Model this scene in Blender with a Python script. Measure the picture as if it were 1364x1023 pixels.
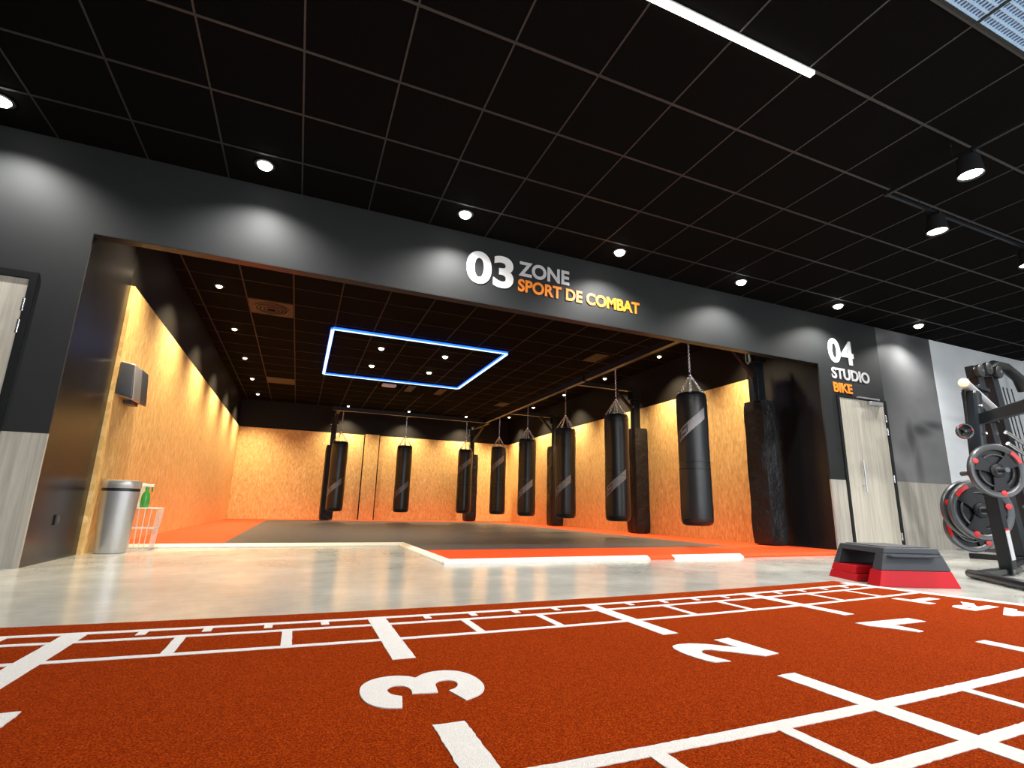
import bpy, bmesh, math, random
from mathutils import Vector, Matrix
random.seed(7)
SC = bpy.context.scene
COL = SC.collection
for o in list(bpy.data.objects): bpy.data.objects.remove(o)

# ------------------------------------------------------------------ camera
def cam_matrix(yaw, pitch, roll, loc):
    a, b, c = (math.radians(v) for v in (yaw, pitch, roll))
    fw = Vector((-math.sin(a)*math.cos(b), math.cos(a)*math.cos(b), math.sin(b)))
    rt = Vector((math.cos(a), math.sin(a), 0)); up = rt.cross(fw)
    r2 = rt*math.cos(c) + up*math.sin(c); u2 = -rt*math.sin(c) + up*math.cos(c)
    m = Matrix((r2, u2, -fw)).transposed().to_4x4(); m.translation = loc
    return m
cd = bpy.data.cameras.new('camera'); cam = bpy.data.objects.new('camera', cd); COL.objects.link(cam)
cam.matrix_world = cam_matrix(-23.1029, 12.9425, 1.1847, Vector((0, 0, .4757)))
cd.sensor_fit = 'HORIZONTAL'; cd.sensor_width = 36; cd.lens = 688.37/1364*36
cd.shift_x = (682-699.91)/1364; cd.shift_y = (518.22-511.5)/1364
cd.clip_start = .02; cd.clip_end = 100
SC.camera = cam

# ------------------------------------------------------------------ world, exposure, lights
w = bpy.data.worlds.new('world'); SC.world = w; w.use_nodes = True
w.node_tree.nodes['Background'].inputs[0].default_value = (.78, .88, 1, 1)
w.node_tree.nodes['Background'].inputs[1].default_value = .5
vs = SC.view_settings
vs.view_transform = 'Standard'; vs.look = 'None'; vs.exposure = .12; vs.gamma = 1; vs.use_curve_mapping = False

def area(name, loc, size, size_y, energy, color, rot):
    l = bpy.data.lights.new(name, 'AREA'); l.shape = 'RECTANGLE'; l.size = size; l.size_y = size_y
    l.energy = energy; l.color = color
    o = bpy.data.objects.new(name, l); o.location = loc; o.rotation_euler = rot; COL.objects.link(o); return o
def spot(name, loc, energy, color, angle, blend, parent=None, radius=.03, rot=(0, 0, 0)):
    l = bpy.data.lights.new(name, 'SPOT'); l.energy = energy; l.color = color; l.spot_size = math.radians(angle)
    l.spot_blend = blend; l.shadow_soft_size = radius
    o = bpy.data.objects.new(name, l); o.location = loc; o.rotation_euler = rot
    COL.objects.link(o)
    if parent: o.parent = parent
    return o
WARM = (1, .79, .50); HALL = (1, .98, .93)
W_HALL, W_LEFT, W_BACK, W_RIGHT, W_MID = 135, 450, 420, 440, 180
# hall line light (diffuser modelled below), two unseen fills added to light the turf, and the glazed side behind the camera
area('line_or_fill_lamp', (1.29, 1.87, 3.235), 2.9, .05, 60, (1, .93, .84), (0, 0, 0))
area('line_or_fill_lamp', (1.29, -1.8, 3.20), 2.9, .05, 150, (1, .93, .84), (0, 0, 0))  # added fill behind the camera, no fixture modelled, evens the light on the turf
area('line_or_fill_lamp', (5.2, -1.8, 3.20), 2.9, .05, 300, (1, .95, .9), (0, 0, 0))  # added fill behind the camera, no fixture modelled, brightens the floor at right
area('window_daylight', (5.0, -5.0, 1.7), 12, 2.6, 330, (.9, .95, 1), (math.radians(80), 0, 0))

# ------------------------------------------------------------------ materials
def mat(name, color=(.5, .5, .5), rough=.5, metal=0, emit=None, strength=0, spec=.5, coat=0, trans=0, alpha=1):
    m = bpy.data.materials.new(name); m.use_nodes = True
    b = m.node_tree.nodes['Principled BSDF']
    b.inputs['Base Color'].default_value = (*color, 1); b.inputs['Roughness'].default_value = rough
    b.inputs['Metallic'].default_value = metal; b.inputs['Specular IOR Level'].default_value = spec
    b.inputs['Coat Weight'].default_value = coat
    b.inputs['Transmission Weight'].default_value = trans
    if emit: b.inputs['Emission Color'].default_value = (*emit, 1); b.inputs['Emission Strength'].default_value = strength
    return m
def nd(m, t, **kw):
    n = m.node_tree.nodes.new(t)
    for k, v in kw.items(): setattr(n, k, v)
    return n
def lk(m, a, b): m.node_tree.links.new(a, b)
def bsdf(m): return m.node_tree.nodes['Principled BSDF']
def coords(m, scale=(1, 1, 1), rot=(0, 0, 0)):
    g = nd(m, 'ShaderNodeNewGeometry'); mp = nd(m, 'ShaderNodeMapping')
    mp.inputs['Scale'].default_value = scale; mp.inputs['Rotation'].default_value = rot
    lk(m, g.outputs['Position'], mp.inputs['Vector']); return mp.outputs[0]
def noise(m, vec, scale, detail=4, rough=.6):
    n = nd(m, 'ShaderNodeTexNoise'); n.inputs['Scale'].default_value = scale; n.inputs['Detail'].default_value = detail
    n.inputs['Roughness'].default_value = rough; lk(m, vec, n.inputs['Vector']); return n.outputs[0]
def ramp(m, fac, stops):
    r = nd(m, 'ShaderNodeValToRGB'); e = r.color_ramp.elements
    while len(e) < len(stops): e.new(.5)
    for s, (p, c) in zip(e, stops): s.position = p; s.color = (*c, 1)
    lk(m, fac, r.inputs[0]); return r.outputs[0]
def mix(m, a, b, fac, mode='MIX'):
    x = nd(m, 'ShaderNodeMix', data_type='RGBA', blend_type=mode)
    for i, v in ((6, a), (7, b)):
        if hasattr(v, 'is_linked') or hasattr(v, 'links'): lk(m, v, x.inputs[i])
        else: x.inputs[i].default_value = (*v, 1)
    if isinstance(fac, (int, float)): x.inputs[0].default_value = fac
    else: lk(m, fac, x.inputs[0])
    return x.outputs[2]
def bump(m, h, strength=.3, dist=.01):
    b = nd(m, 'ShaderNodeBump'); b.inputs['Strength'].default_value = strength; b.inputs['Distance'].default_value = dist
    lk(m, h, b.inputs['Height']); lk(m, b.outputs[0], bsdf(m).inputs['Normal'])
def setc(m, c): lk(m, c, bsdf(m).inputs['Base Color'])
def setr(m, r): lk(m, r, bsdf(m).inputs['Roughness'])

def m_osb(name, axis):
    m = mat(name, rough=.55)
    # two layers of elongated strands at different tilts
    def strands(rot, sc):
        v = nd(m, 'ShaderNodeTexVoronoi'); v.inputs['Scale'].default_value = 1
        v.inputs['Randomness'].default_value = 1
        lk(m, coords(m, sc, rot), v.inputs['Vector']); return v
    t = .5
    if axis == 'x': ra, rb = (t, 0, 0), (-.9, 0, 0); sc = (9, 42, 13)
    else: ra, rb = (0, t, 0), (0, -.9, 0); sc = (42, 9, 13)
    va = strands(ra, sc); vb = strands(rb, sc)
    ca = ramp(m, va.outputs['Color'], [(0, (.50, .29, .095)), (.45, (.68, .43, .155)), (.8, (.80, .56, .235)), (1, (.92, .72, .38))])
    cb = ramp(m, vb.outputs['Color'], [(0, (.52, .30, .10)), (.5, (.71, .46, .17)), (1, (.87, .64, .30))])
    c = mix(m, ca, cb, noise(m, coords(m), 9, 3))
    d = ramp(m, noise(m, coords(m, (1, 1, .5)), 26, 5, .75), [(.0, (.35, .2, .08)), (.33, (.66, .5, .36)), (.40, (1, 1, 1))])
    setc(m, mix(m, c, d, .55, 'MULTIPLY'))
    bump(m, va.outputs['Distance'], .25, .004)
    return m
def m_wood(name, c0, c1, c2):
    m = mat(name, rough=.5)
    v = coords(m, (9, 9, .5)); n1 = noise(m, v, 1.4, 6, .65)
    v2 = coords(m, (38, 38, 1.2)); n2 = noise(m, v2, 1.2, 5, .7)
    c = ramp(m, n1, [(.25, c0), (.5, c1), (.75, c2)])
    setc(m, mix(m, c, ramp(m, n2, [(.32, (.62, .62, .64)), (.6, (1, 1, 1))]), .7, 'MULTIPLY'))
    bump(m, n2, .08, .003); return m
def m_fine(name, color, rough, nscale=30, amt=.15, bstr=.1, bd=.002, **k):
    m = mat(name, color, rough, **k)
    n = noise(m, coords(m), nscale, 5)
    lo = tuple(c*(1-amt) for c in color); hi = tuple(min(1, c*(1+amt)) for c in color)
    setc(m, ramp(m, n, [(.3, lo), (.7, hi)])); bump(m, n, bstr, bd); return m

M = {}
M['osb_x'] = m_osb('osb_side', 'x'); M['osb_y'] = m_osb('osb_back', 'y')
M['oak'] = m_wood('grey_oak', (.27, .25, .22), (.40, .375, .33), (.51, .485, .43))
M['oak_door'] = m_wood('grey_oak_door', (.43, .40, .335), (.52, .485, .415), (.59, .555, .48))
M['front'] = m_fine('dark_grey_paint', (.020, .0215, .0225), .6, 3, .06, .02, spec=.2)
M['black_wall'] = m_fine('black_paint', (.008, .0078, .0085), .26, 3, .08, .02, spec=.38)
M['upper_wall'] = m_fine('upper_black_paint', (.0075, .0066, .006), .55, 3, .08, .02, spec=.2)
M['tile'] = m_fine('black_ceiling_tile', (.0042, .0039, .0038), .9, 80, .3, .2, .002, spec=.03)
M['grid'] = m_fine('ceiling_grid_metal', (.019, .018, .0175), .5, 40, .05)
M['grid_dark'] = m_fine('dark_grid_metal', (.0125, .0115, .011), .6, 40, .05, spec=.2)
M['rust_tile'] = m_fine('vent_plate', (.018, .012, .0085), .6, 40, .1)
M['frame'] = m_fine('black_steel', (.011, .012, .013), .4, 40, .1, spec=.25)
M['frame_gloss'] = m_fine('black_gloss_steel', (.008, .011, .015), .28, 40, .1, spec=.3)
M['leather'] = m_fine('black_vinyl', (.008, .0095, .0115), .33, 14, .1, .25, .006)
M['pad'] = m_fine('pad_vinyl', (.009, .009, .0105), .40, 5, .1, 1, .05, spec=.38)
M['sash'] = m_fine('bag_sash', (.19, .19, .20), .45, 30, .15)
M['sash_dark'] = m_fine('bag_sash_mark', (.03, .028, .03), .4, 30, .15)
M['chrome'] = mat('chrome', (.7, .7, .72), .22, 1)
M['steel'] = mat('brushed_steel', (.62, .63, .66), .33, 1)
M['silver'] = m_fine('silver_plastic', (.47, .48, .50), .32, 60, .04, metal=.6)
M['darkplastic'] = m_fine('dark_plastic', (.055, .058, .068), .35, 60, .05)
M['blackplastic'] = m_fine('black_plastic', (.012, .012, .013), .35, 60, .05)
M['white'] = m_fine('white_paint', (.78, .78, .76), .45, 60, .03)
M['letter_white'] = m_fine('white_lettering', (.86, .86, .86), .5, 60, .02)
M['letter_grey'] = m_fine('light_grey_lettering', (.52, .52, .54), .5, 60, .02)
M['letter_orange'] = m_fine('orange_lettering', (.93, .26, .015), .5, 60, .02)
M['mat_red'] = m_fine('red_foam_mat', (.64, .068, .010), .65, 25, .06, .06, spec=.2)
M['mat_grey'] = m_fine('charcoal_foam_mat', (.052, .047, .047), .50, 25, .1, .06)
M['edge'] = m_fine('cream_edge_strip', (.80, .76, .68), .5, 25, .05)
M['step_grey'] = m_fine('grey_step_plastic', (.034, .040, .050), .5, 120, .1, .2, spec=.3)
M['step_top'] = m_fine('step_top_rubber', (.035, .036, .04), .7, 160, .15, .5)
M['step_red'] = m_fine('red_step_plastic', (.42, .006, .013), .45, 60, .04, spec=.2)
M['plate_red'] = m_fine('red_plate_mark', (.50, .010, .012), .35, 60, .04)
M['plate_black'] = m_fine('black_plate_rubber', (.006, .006, .008), .38, 40, .1, spec=.25)
M['plate_grey'] = m_fine('grey_plate_rim', (.05, .053, .058), .25, 40, .08, metal=.2)
M['grip'] = m_fine('pale_grip', (.36, .36, .39), .35, 60, .05)
M['cap_orange_lit'] = m_fine('end_cap', (.62, .45, .32), .35, 60, .05)  # pale cap with the orange light on it mixed into its colour
M['sticker'] = m_fine('grey_sticker', (.48, .50, .53), .5, 60, .05)
M['green'] = mat('green_plastic', (.06, .42, .08), .15, trans=.35)
M['rubber_floor'] = m_fine('rubber_floor', (.022, .023, .025), .6, 120, .2, .2)
M['lamp'] = mat('lamp_lens', (1, 1, 1), .5, emit=(1, .97, .92), strength=14)
M['lamp_warm'] = mat('warm_lamp_lens', (1, 1, 1), .5, emit=(1, .82, .6), strength=10)
M['line'] = mat('line_diffuser', (1, 1, 1), .5, emit=(1, .95, .86), strength=7)
M['blue'] = mat('blue_led', (.1, .1, .1), .5, emit=(.60, .80, 1), strength=1.7)
M['blue_edge'] = mat('blue_led_side_lens', (.05, .1, .3), .5, emit=(.015, .13, 1), strength=2.2)
M['grille'] = mat('grille_backing', (.12, .16, .28), .6)
M['grille_bar'] = mat('grille_bar', (.36, .56, .80), .5)

# polished concrete
m = mat('polished_concrete', rough=.2, spec=.6)
v = coords(m); n1 = noise(m, v, .9, 6, .65); n2 = noise(m, v, 14, 6, .7)
c = ramp(m, n1, [(.3, (.30, .31, .285)), (.5, (.405, .41, .378)), (.68, (.52, .52, .48))])
setc(m, mix(m, c, ramp(m, n2, [(.25, (.82, .82, .82)), (.6, (1, 1, 1))]), .7, 'MULTIPLY'))
setr(m, ramp(m, noise(m, v, 3, 5), [(.3, (.13, .13, .13)), (.7, (.24, .24, .24))]))
bump(m, noise(m, coords(m), 5, 4), .10, .004); M['concrete'] = m

# artificial turf
m = mat('orange_turf', rough=.95, spec=.03)
v = coords(m); nf = noise(m, v, 230, 3, .8); nm = noise(m, v, 60, 4, .7); nl = noise(m, v, 2.2, 3, .5)
c = ramp(m, nf, [(.30, (.095, .006, .0003)), (.5, (.27, .027, .001)), (.70, (.50, .085, .006))])
c = mix(m, c, ramp(m, nm, [(.3, (.68, .62, .6)), (.65, (1, 1, 1))]), .75, 'MULTIPLY')
setc(m, mix(m, c, ramp(m, nl, [(.3, (.9, .88, .86)), (.7, (1, 1, 1))]), .6, 'MULTIPLY'))
bump(m, nf, .9, .006); M['turf'] = m
m = mat('white_turf', rough=.95, spec=.1)
v = coords(m); nf = noise(m, v, 330, 3, .8)
setc(m, ramp(m, nf, [(.25, (.58, .57, .56)), (.6, (.80, .79, .78))])); bump(m, nf, .8, .006); M['turf_white'] = m

# wall prints: soft photographic murals; blobs = (x, z, radius x, radius z, weight)
def m_mural(name, base, dark, blobs, nlo, nhi):
    m = mat(name, base, .45)
    acc = None
    for (x, z, rx, rz, wt) in blobs:
        mp = nd(m, 'ShaderNodeMapping'); g = nd(m, 'ShaderNodeNewGeometry')
        mp.inputs['Location'].default_value = (-x/rx, 0, -z/rz); mp.inputs['Scale'].default_value = (1/rx, 0, 1/rz)
        lk(m, g.outputs['Position'], mp.inputs[0])
        ln = nd(m, 'ShaderNodeVectorMath', operation='LENGTH'); lk(m, mp.outputs[0], ln.inputs[0])
        mr = nd(m, 'ShaderNodeMapRange', interpolation_type='SMOOTHSTEP'); lk(m, ln.outputs['Value'], mr.inputs[0])
        mr.inputs[1].default_value = 0; mr.inputs[2].default_value = 1; mr.inputs[3].default_value = wt; mr.inputs[4].default_value = 0
        if acc is None: acc = mr.outputs[0]
        else:
            a = nd(m, 'ShaderNodeMath', operation='MAXIMUM'); lk(m, acc, a.inputs[0]); lk(m, mr.outputs[0], a.inputs[1]); acc = a.outputs[0]
    n = ramp(m, noise(m, coords(m, (1, 1, 1.6)), 1.3, 2), [(.3, nlo), (.7, nhi)])
    setc(m, mix(m, mix(m, base, n, 1, 'MULTIPLY'), dark, acc)); return m
M['mural_dark'] = m_mural('dark_mural', (.185, .187, .194), (.022, .023, .026),
    [(8.62, 1.75, .45, .17, .85), (8.35, 1.62, .22, .5, .8), (8.95, 1.85, .5, .12, .75), (8.45, 1.25, .16, .6, .6), (8.2, 1.45, .4, .3, .45), (7.7, 2.7, 1.2, 1.7, 1.0), (8.9, 3.2, .9, .35, .7)],
    (.75, .75, .75), (1, 1, 1))
M['mural_light'] = m_mural('light_mural', (.84, .87, .90), (.46, .50, .58),
    [(10.9, 3.05, .5, .12, .7), (10.6, 2.9, .35, .10, .5), (11.3, 2.9, .10, .5, .6), (11.0, 2.6, .5, .09, .4), (9.7, 2.0, .7, .08, .35), (10.2, 1.65, 1.0, .07, .35)],
    (.86, .87, .88), (1, 1, 1))

# ------------------------------------------------------------------ mesh helpers
class MB:
    def __init__(s): s.v = []; s.f = []; s.m = []; s.cur = 0
    def add(s, vs_, fs):
        b = len(s.v); s.v += [tuple(p) for p in vs_]; s.f += [tuple(b+i for i in f) for f in fs]; s.m += [s.cur]*len(fs); return s
    def box(s, x0, x1, y0, y1, z0, z1, xf=None):
        p = [(x, y, z) for z in (z0, z1) for y in (y0, y1) for x in (x0, x1)]
        if xf: p = [xf @ Vector(q) for q in p]
        return s.add(p, [(0, 2, 3, 1), (4, 5, 7, 6), (0, 1, 5, 4), (2, 6, 7, 3), (0, 4, 6, 2), (1, 3, 7, 5)])
    def tube(s, a, b, r, r2=None, n=12, cap=True):
        a = Vector(a); b = Vector(b); d = (b-a).normalized(); r2 = r if r2 is None else r2
        u = d.orthogonal().normalized(); w_ = d.cross(u)
        vs_ = []
        for c, rr in ((a, r), (b, r2)):
            for i in range(n):
                t = 2*math.pi*i/n; vs_.append(c + u*math.cos(t)*rr + w_*math.sin(t)*rr)
        fs = [(i, (i+1) % n, n+(i+1) % n, n+i) for i in range(n)]
        if cap: fs += [tuple(reversed(range(n))), tuple(range(n, 2*n))]
        return s.add(vs_, fs)
    def beam(s, a, b, w1, h1):     # rectangular bar from a to b
        a = Vector(a); b = Vector(b); d = (b-a).normalized()
        up = Vector((0, 0, 1)) if abs(d.z) < .9 else Vector((0, 1, 0))
        sd = d.cross(up).normalized(); up = sd.cross(d)
        vs_ = [c + sd*i*w1/2 + up*j*h1/2 for c in (a, b) for j in (-1, 1) for i in (-1, 1)]
        return s.add(vs_, [(0, 2, 3, 1), (4, 5, 7, 6), (0, 1, 5, 4), (2, 6, 7, 3), (0, 4, 6, 2), (1, 3, 7, 5)])
    def lathe(s, prof, c=(0, 0, 0), n=28, sx=1, sy=1, xf=None):   # prof: (r, z)
        vs_ = []; fs = []; k = len(prof)
        for (r, z) in prof:
            for i in range(n):
                t = 2*math.pi*i/n; p = Vector((c[0]+math.cos(t)*r*sx, c[1]+math.sin(t)*r*sy, c[2]+z))
                vs_.append(xf @ p if xf else p)
        for j in range(k-1):
            for i in range(n):
                fs.append((j*n+i, j*n+(i+1) % n, (j+1)*n+(i+1) % n, (j+1)*n+i))
        fs += [tuple(reversed(range(n))), tuple(range((k-1)*n, k*n))]
        return s.add(vs_, fs)
    def path(s, pts, r, n=8, closed=False):
        pts = [Vector(p) for p in pts]; k = len(pts); vs_ = []; fs = []; u = None
        for j, p in enumerate(pts):
            a = pts[(j-1) % k] if (closed or j) else p; b = pts[(j+1) % k] if (closed or j < k-1) else p
            d = (b-a).normalized()
            u = d.orthogonal().normalized() if u is None else (u-d*u.dot(d)).normalized()
            w_ = d.cross(u)
            for i in range(n):
                t = 2*math.pi*i/n; vs_.append(p+u*math.cos(t)*r+w_*math.sin(t)*r)
        for j in range(k if closed else k-1):
            for i in range(n):
                a, b = j*n, ((j+1) % k)*n
                fs.append((a+i, a+(i+1) % n, b+(i+1) % n, b+i))
        if not closed: fs += [tuple(reversed(range(n))), tuple(range((k-1)*n, k*n))]
        return s.add(vs_, fs)
    def prism(s, poly, z0, z1):    # poly in xy
        n = len(poly)
        vs_ = [(x, y, z0) for x, y in poly]+[(x, y, z1) for x, y in poly]
        return s.add(vs_, [tuple(reversed(range(n))), tuple(range(n, 2*n))]+[(i, (i+1) % n, n+(i+1) % n, n+i) for i in range(n)])
    def build(s, name, mats, parent=None, bevel=0, smooth=False, origin=None, local=False, seg=2):
        me = bpy.data.meshes.new(name)
        og = Vector((0, 0, 0))
        if parent is not None and not local: og = WORLD.get(parent.name, Vector((0, 0, 0)))
        if origin is not None: og = Vector(origin)
        me.from_pydata([tuple(Vector(p)-og) for p in s.v], [], s.f)
        for mm in (mats if isinstance(mats, (list, tuple)) else [mats]): me.materials.append(mm)
        for p, mi in zip(me.polygons, s.m): p.material_index = mi
        bm = bmesh.new(); bm.from_mesh(me)
        bmesh.ops.recalc_face_normals(bm, faces=bm.faces)
        if bevel:
            es = [e for e in bm.edges if len(e.link_faces) == 2 and e.calc_face_angle(0) > .5]
            bmesh.ops.bevel(bm, geom=es, offset=bevel, segments=seg, profile=.5, affect='EDGES', clamp_overlap=True)
        bm.to_mesh(me); bm.free()
        if smooth:
            me.polygons.foreach_set('use_smooth', [True]*len(me.polygons))
            try: me.set_sharp_from_angle(angle=math.radians(40))
            except Exception: pass
        o = bpy.data.objects.new(name, me); COL.objects.link(o)
        if parent is not None:
            o.parent = parent
            if origin is not None: o.location = Vector(origin)-WORLD.get(parent.name, Vector((0, 0, 0))); 
        elif origin is not None: o.location = og
        WORLD[o.name] = og if (origin is not None or parent is None) else og
        return o
WORLD = {}
def tag(o, label=None, cat=None, group=None, kind=None):
    for k, v_ in (('label', label), ('category', cat), ('group', group), ('kind', kind)):
        if v_: o[k] = v_
    return o
def empty(name, loc, rz=0):
    o = bpy.data.objects.new(name, None); o.location = loc; o.rotation_euler = (0, 0, rz); COL.objects.link(o)
    o.empty_display_size = .1
    WORLD[o.name] = Vector(loc); return o
def copy_tree(o, parent=None):
    c = o.copy(); COL.objects.link(c)
    if parent: c.parent = parent
    for ch in list(CH.get(o.name, [])) if False else [k for k in o.children]:
        copy_tree(ch, c)
    return c
CH = {}
def B(*a, **k): return MB().box(*a, **k)

# ------------------------------------------------------------------ dimensions
YW, ZB, ZC, XL, YB, XR, ZO = 4.80, 2.534, 3.28, -1.678, 16.1, 6.28, 2.51
XOL, XOR, XE, YO = -1.711, 6.50, 9.19, 5.845
XF0, XF1 = -3.6, 11.95

# ------------------------------------------------------------------ structure
fl = tag(B(XF0, XF1+.2, -5, YB+.3, -.15, 0).build('floor', M['concrete']), kind='structure')
wf = tag(B(XF0, -2.98, YW, YW+.15, 0, ZC+.15).add([], []).build('wall_front', M['front']), kind='structure')
# left pier, bulkhead over the opening, right stretch
B(-1.972, XOL, YW, YW+.02, .93, ZC+.15).build('wall_face', M['front'], wf)
B(-2.98, -1.972, YW, YW+.15, 2.13, ZC+.15).build('wall_face', M['front'], wf)
B(XOL, XOR, YW, YW+.10, ZB, ZC+.15).build('bulkhead', M['front'], wf)
B(XOR, 6.79, YW, YW+.02, .93, ZC+.15).build('wall_face', M['front'], wf)
B(6.79, 7.85, YW, YW+.15, 2.12, ZC+.15).build('wall_face', M['front'], wf)
B(7.85, XE, YW, YW+.15, .955, ZC+.15).build('dark_mural', M['mural_dark'], wf)
B(XE, XF1, YW-.002, YW+.15, .955, ZC+.15).build('light_mural', M['mural_light'], wf)
B(-1.972, XOL, YW-.004, YW+.02, 0, .93).build('oak_dado', M['oak'], wf)
B(XOR, 6.79, YW-.004, YW+.02, 0, .93).build('oak_dado', M['oak'], wf)
x = 7.85
for nx in (8.62, 9.75, 10.9, XF1):
    B(x+.0015, nx-.0015, YW-.004, YW+.15, 0, .953).build('oak_dado', M['oak'], wf); x = nx
# jambs and side walls
wl = tag(B(XOL-.15, XOL, YW+.02, YO, 0, ZC+.15).build('wall_left', M['black_wall']), kind='structure')
B(XOL-.15, XOL, YO, YB+.15, 0, ZC+.15).build('upper_wall', M['upper_wall'], wl)
y = YO
edges = [YO + 1.25*i for i in range(9)] + [YB]
edges = [e for e in edges if e < YB-.3] + [YB]
for a, b in zip(edges, edges[1:]):
    B(XOL, XL, a+.001, b-.001, 0, ZO).build('osb_panel', M['osb_x'], wl)
wr = tag(B(XOR, XOR+.12, YW+.02, 5.9, 0, ZC+.15).build('wall_right', M['black_wall']), kind='structure')
B(XR+.03, XR+.15, 5.9, YB+.15, 0, ZC+.15).build('upper_wall', M['upper_wall'], wr)
B(XR+.03, XOR, 5.88, 5.9, 0, ZC+.15).build('return_wall', M['black_wall'], wr)
edges = [5.87 + 1.25*i for i in range(9)]; edges = [e for e in edges if e < YB-.3] + [YB]
for a, b in zip(edges, edges[1:]):
    B(XR, XR+.03, a+.001, b-.001, 0, ZO).build('osb_panel', M['osb_x'], wr)
wb = tag(B(XOL, XR+.1, YB+.03, YB+.18, 0, ZC+.15).build('wall_back', M['upper_wall']), kind='structure')
for a, b in ((XL, -.43), (-.43, .82), (.82, 1.645), (2.115, 3.3), (3.3, 4.55), (4.55, 5.8), (5.8, XR)):
    B(a+.001, b-.001, YB, YB+.03, 0, ZO).build('osb_panel', M['osb_y'], wb)
B(1.68, 2.08, YB-.05, YB+.03, 0, ZO+.02).build('osb_column_casing', M['osb_y'], wb)
wo = tag(B(XF1, XF1+.15, -5, YW+.15, 0, ZC+.15).build('wall_side', M['white']), kind='structure')
tag(B(XF0-.15, XF0, -5, YW+.15, 0, ZC+.15).build('wall_far_left', M['front']), kind='structure')

# rubber flooring under the weights
tag(B(9.0, XF1, -1.0, YW-.01, 0, .006).build('rubber_floor', M['rubber_floor']), kind='structure')

# ceilings -----------------------------------------------------------
def ceiling(name, x0, x1, y0, y1, gx, gy, px, py, skip, tw, th, gm='grid'):
    c = tag(B(x0, x1, y0, y1, ZC+.03, ZC+.12).build(name, M['tile']), kind='structure')
    xs = [x0]+[gx+px*i for i in range(-40, 60) if x0+.05 < gx+px*i < x1-.05]+[x1]
    ys = [y0]+[gy+py*i for i in range(-40, 60) if y0+.05 < gy+py*i < y1-.05]+[y1]
    cache = {}
    for a, b in zip(xs, xs[1:]):
        for d, e in zip(ys, ys[1:]):
            if skip and skip((a+b)/2, (d+e)/2): continue
            key = (round(b-a, 3), round(e-d, 3))
            if key not in cache:
                me = MB().box(-(b-a)/2+tw/2, (b-a)/2-tw/2, -(e-d)/2+tw/2, (e-d)/2-tw/2, .004, .02).build('ceiling_tile', M['tile'], c, local=True)
                cache[key] = me; o = me
            else:
                o = cache[key].copy(); COL.objects.link(o)
            o.location = ((a+b)/2, (d+e)/2, ZC)
    for yv in ys[1:-1]: B(x0, x1, yv-th/2, yv+th/2, ZC, ZC+.03).build('grid_runner', M[gm], c)
    for xv in xs[1:-1]: B(xv-tw/2, xv+tw/2, y0, y1, ZC+.001, ZC+.029).build('grid_bar', M[gm], c)
    return c
GR = lambda x, y: 2.74 < x < 3.93 and .65 < y < 1.24
ch = ceiling('ceiling', -2.66, 9.9, .05, YW, 2.137, 1.86, .6, .61, GR, .012, .019)
tag(B(XF0, XF1+.2, -5, .05, ZC, ZC+.12).build('ceiling', M['tile']), kind='structure')
tag(B(XF0, -2.66, .05, YW, ZC, ZC+.12).build('ceiling', M['tile']), kind='structure')
c2 = ceiling('ceiling', 9.9, XF1, 1.85, YW, 9.937, 1.86, .6, .61, None, .012, .019)
tag(B(9.9, XF1, .05, 1.85, ZC, ZC+.12).build('ceiling', M['tile']), kind='structure')
VT = [(-.65, 8.12), (-.65, 13.2)]
isvent = lambda x, y: any(abs(x-a) < .3 and abs(y-b) < .3 for a, b in VT)
c3 = ceiling('ceiling', XOL, XOR, YW+.10, YB+.03, -.952, 7.17, .607, .634, isvent, .018, .012, 'grid_dark')

# round diffusers and vent plates set in the combat zone's ceiling
for (vx, vy), lab in zip(VT, ('round air diffuser in a square brown ceiling plate nearest the opening', 'square brown ceiling plate far back, left of the blue light frame')):
    cx = -.952+.3035; cy = 7.17+.634*math.floor((vy-7.17)/.634)+.317
    d = empty('air_diffuser', (cx, cy, ZC)); tag(d, lab, 'air vent', 'ceiling vents')
    B(cx-.29, cx+.29, cy-.30, cy+.30, ZC-.004, ZC+.02).build('face_plate', M['rust_tile'], d, bevel=.003)
    if vy < 10:
        for k, r in enumerate((.24, .19, .14, .09)):
            MB().lathe([(r-.03, -.004), (r-.03, -.018-.004*k), (r, -.012-.004*k), (r, -.004)], (cx, cy, ZC)).build('diffuser_ring', M['rust_tile'], d, smooth=True)
cs = empty('ceiling_cassette', (2.6, 12.45, ZC)); tag(cs, 'square ceiling air cassette just behind the blue light frame', 'air conditioner')
B(2.12, 3.12, 12.0, 12.9, ZC-.02, ZC).build('panel', M['tile'], cs, bevel=.005)
for a in ((2.15, 2.33, 12.1, 12.8), (2.9, 3.09, 12.1, 12.8)): B(*a, ZC-.028, ZC-.02).build('air_flap', M['rust_tile'], cs, bevel=.003)
el = empty('emergency_light', (1.72, 12.35, ZC)); tag(el, 'small white emergency light on the ceiling behind the blue light frame', 'light')
B(1.56, 1.88, 12.24, 12.42, ZC-.05, ZC).build('housing', M['white'], el, bevel=.01)
B(1.59, 1.85, 12.26, 12.40, ZC-.056, ZC-.05).build('cover', M['letter_white'], el, bevel=.003)
for (vx, vy), lab in (((5.05, 8.15), 'brown ceiling vent plate above the nearer punching bags'), ((5.1, 13.3), 'brown ceiling vent plate above the far corner bags')):
    d = empty('ceiling_vent', (vx, vy, ZC)); tag(d, lab, 'air vent', 'ceiling vents')
    B(vx-.28, vx+.0, vy-.26, vy+.26, ZC-.008, ZC-.001).build('frame', M['rust_tile'], d, bevel=.003)
    for k in range(6): B(vx-.26, vx-.02, vy-.22+.08*k, vy-.19+.08*k, ZC-.014, ZC-.006).build('slat', M['grid'], d)

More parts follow.
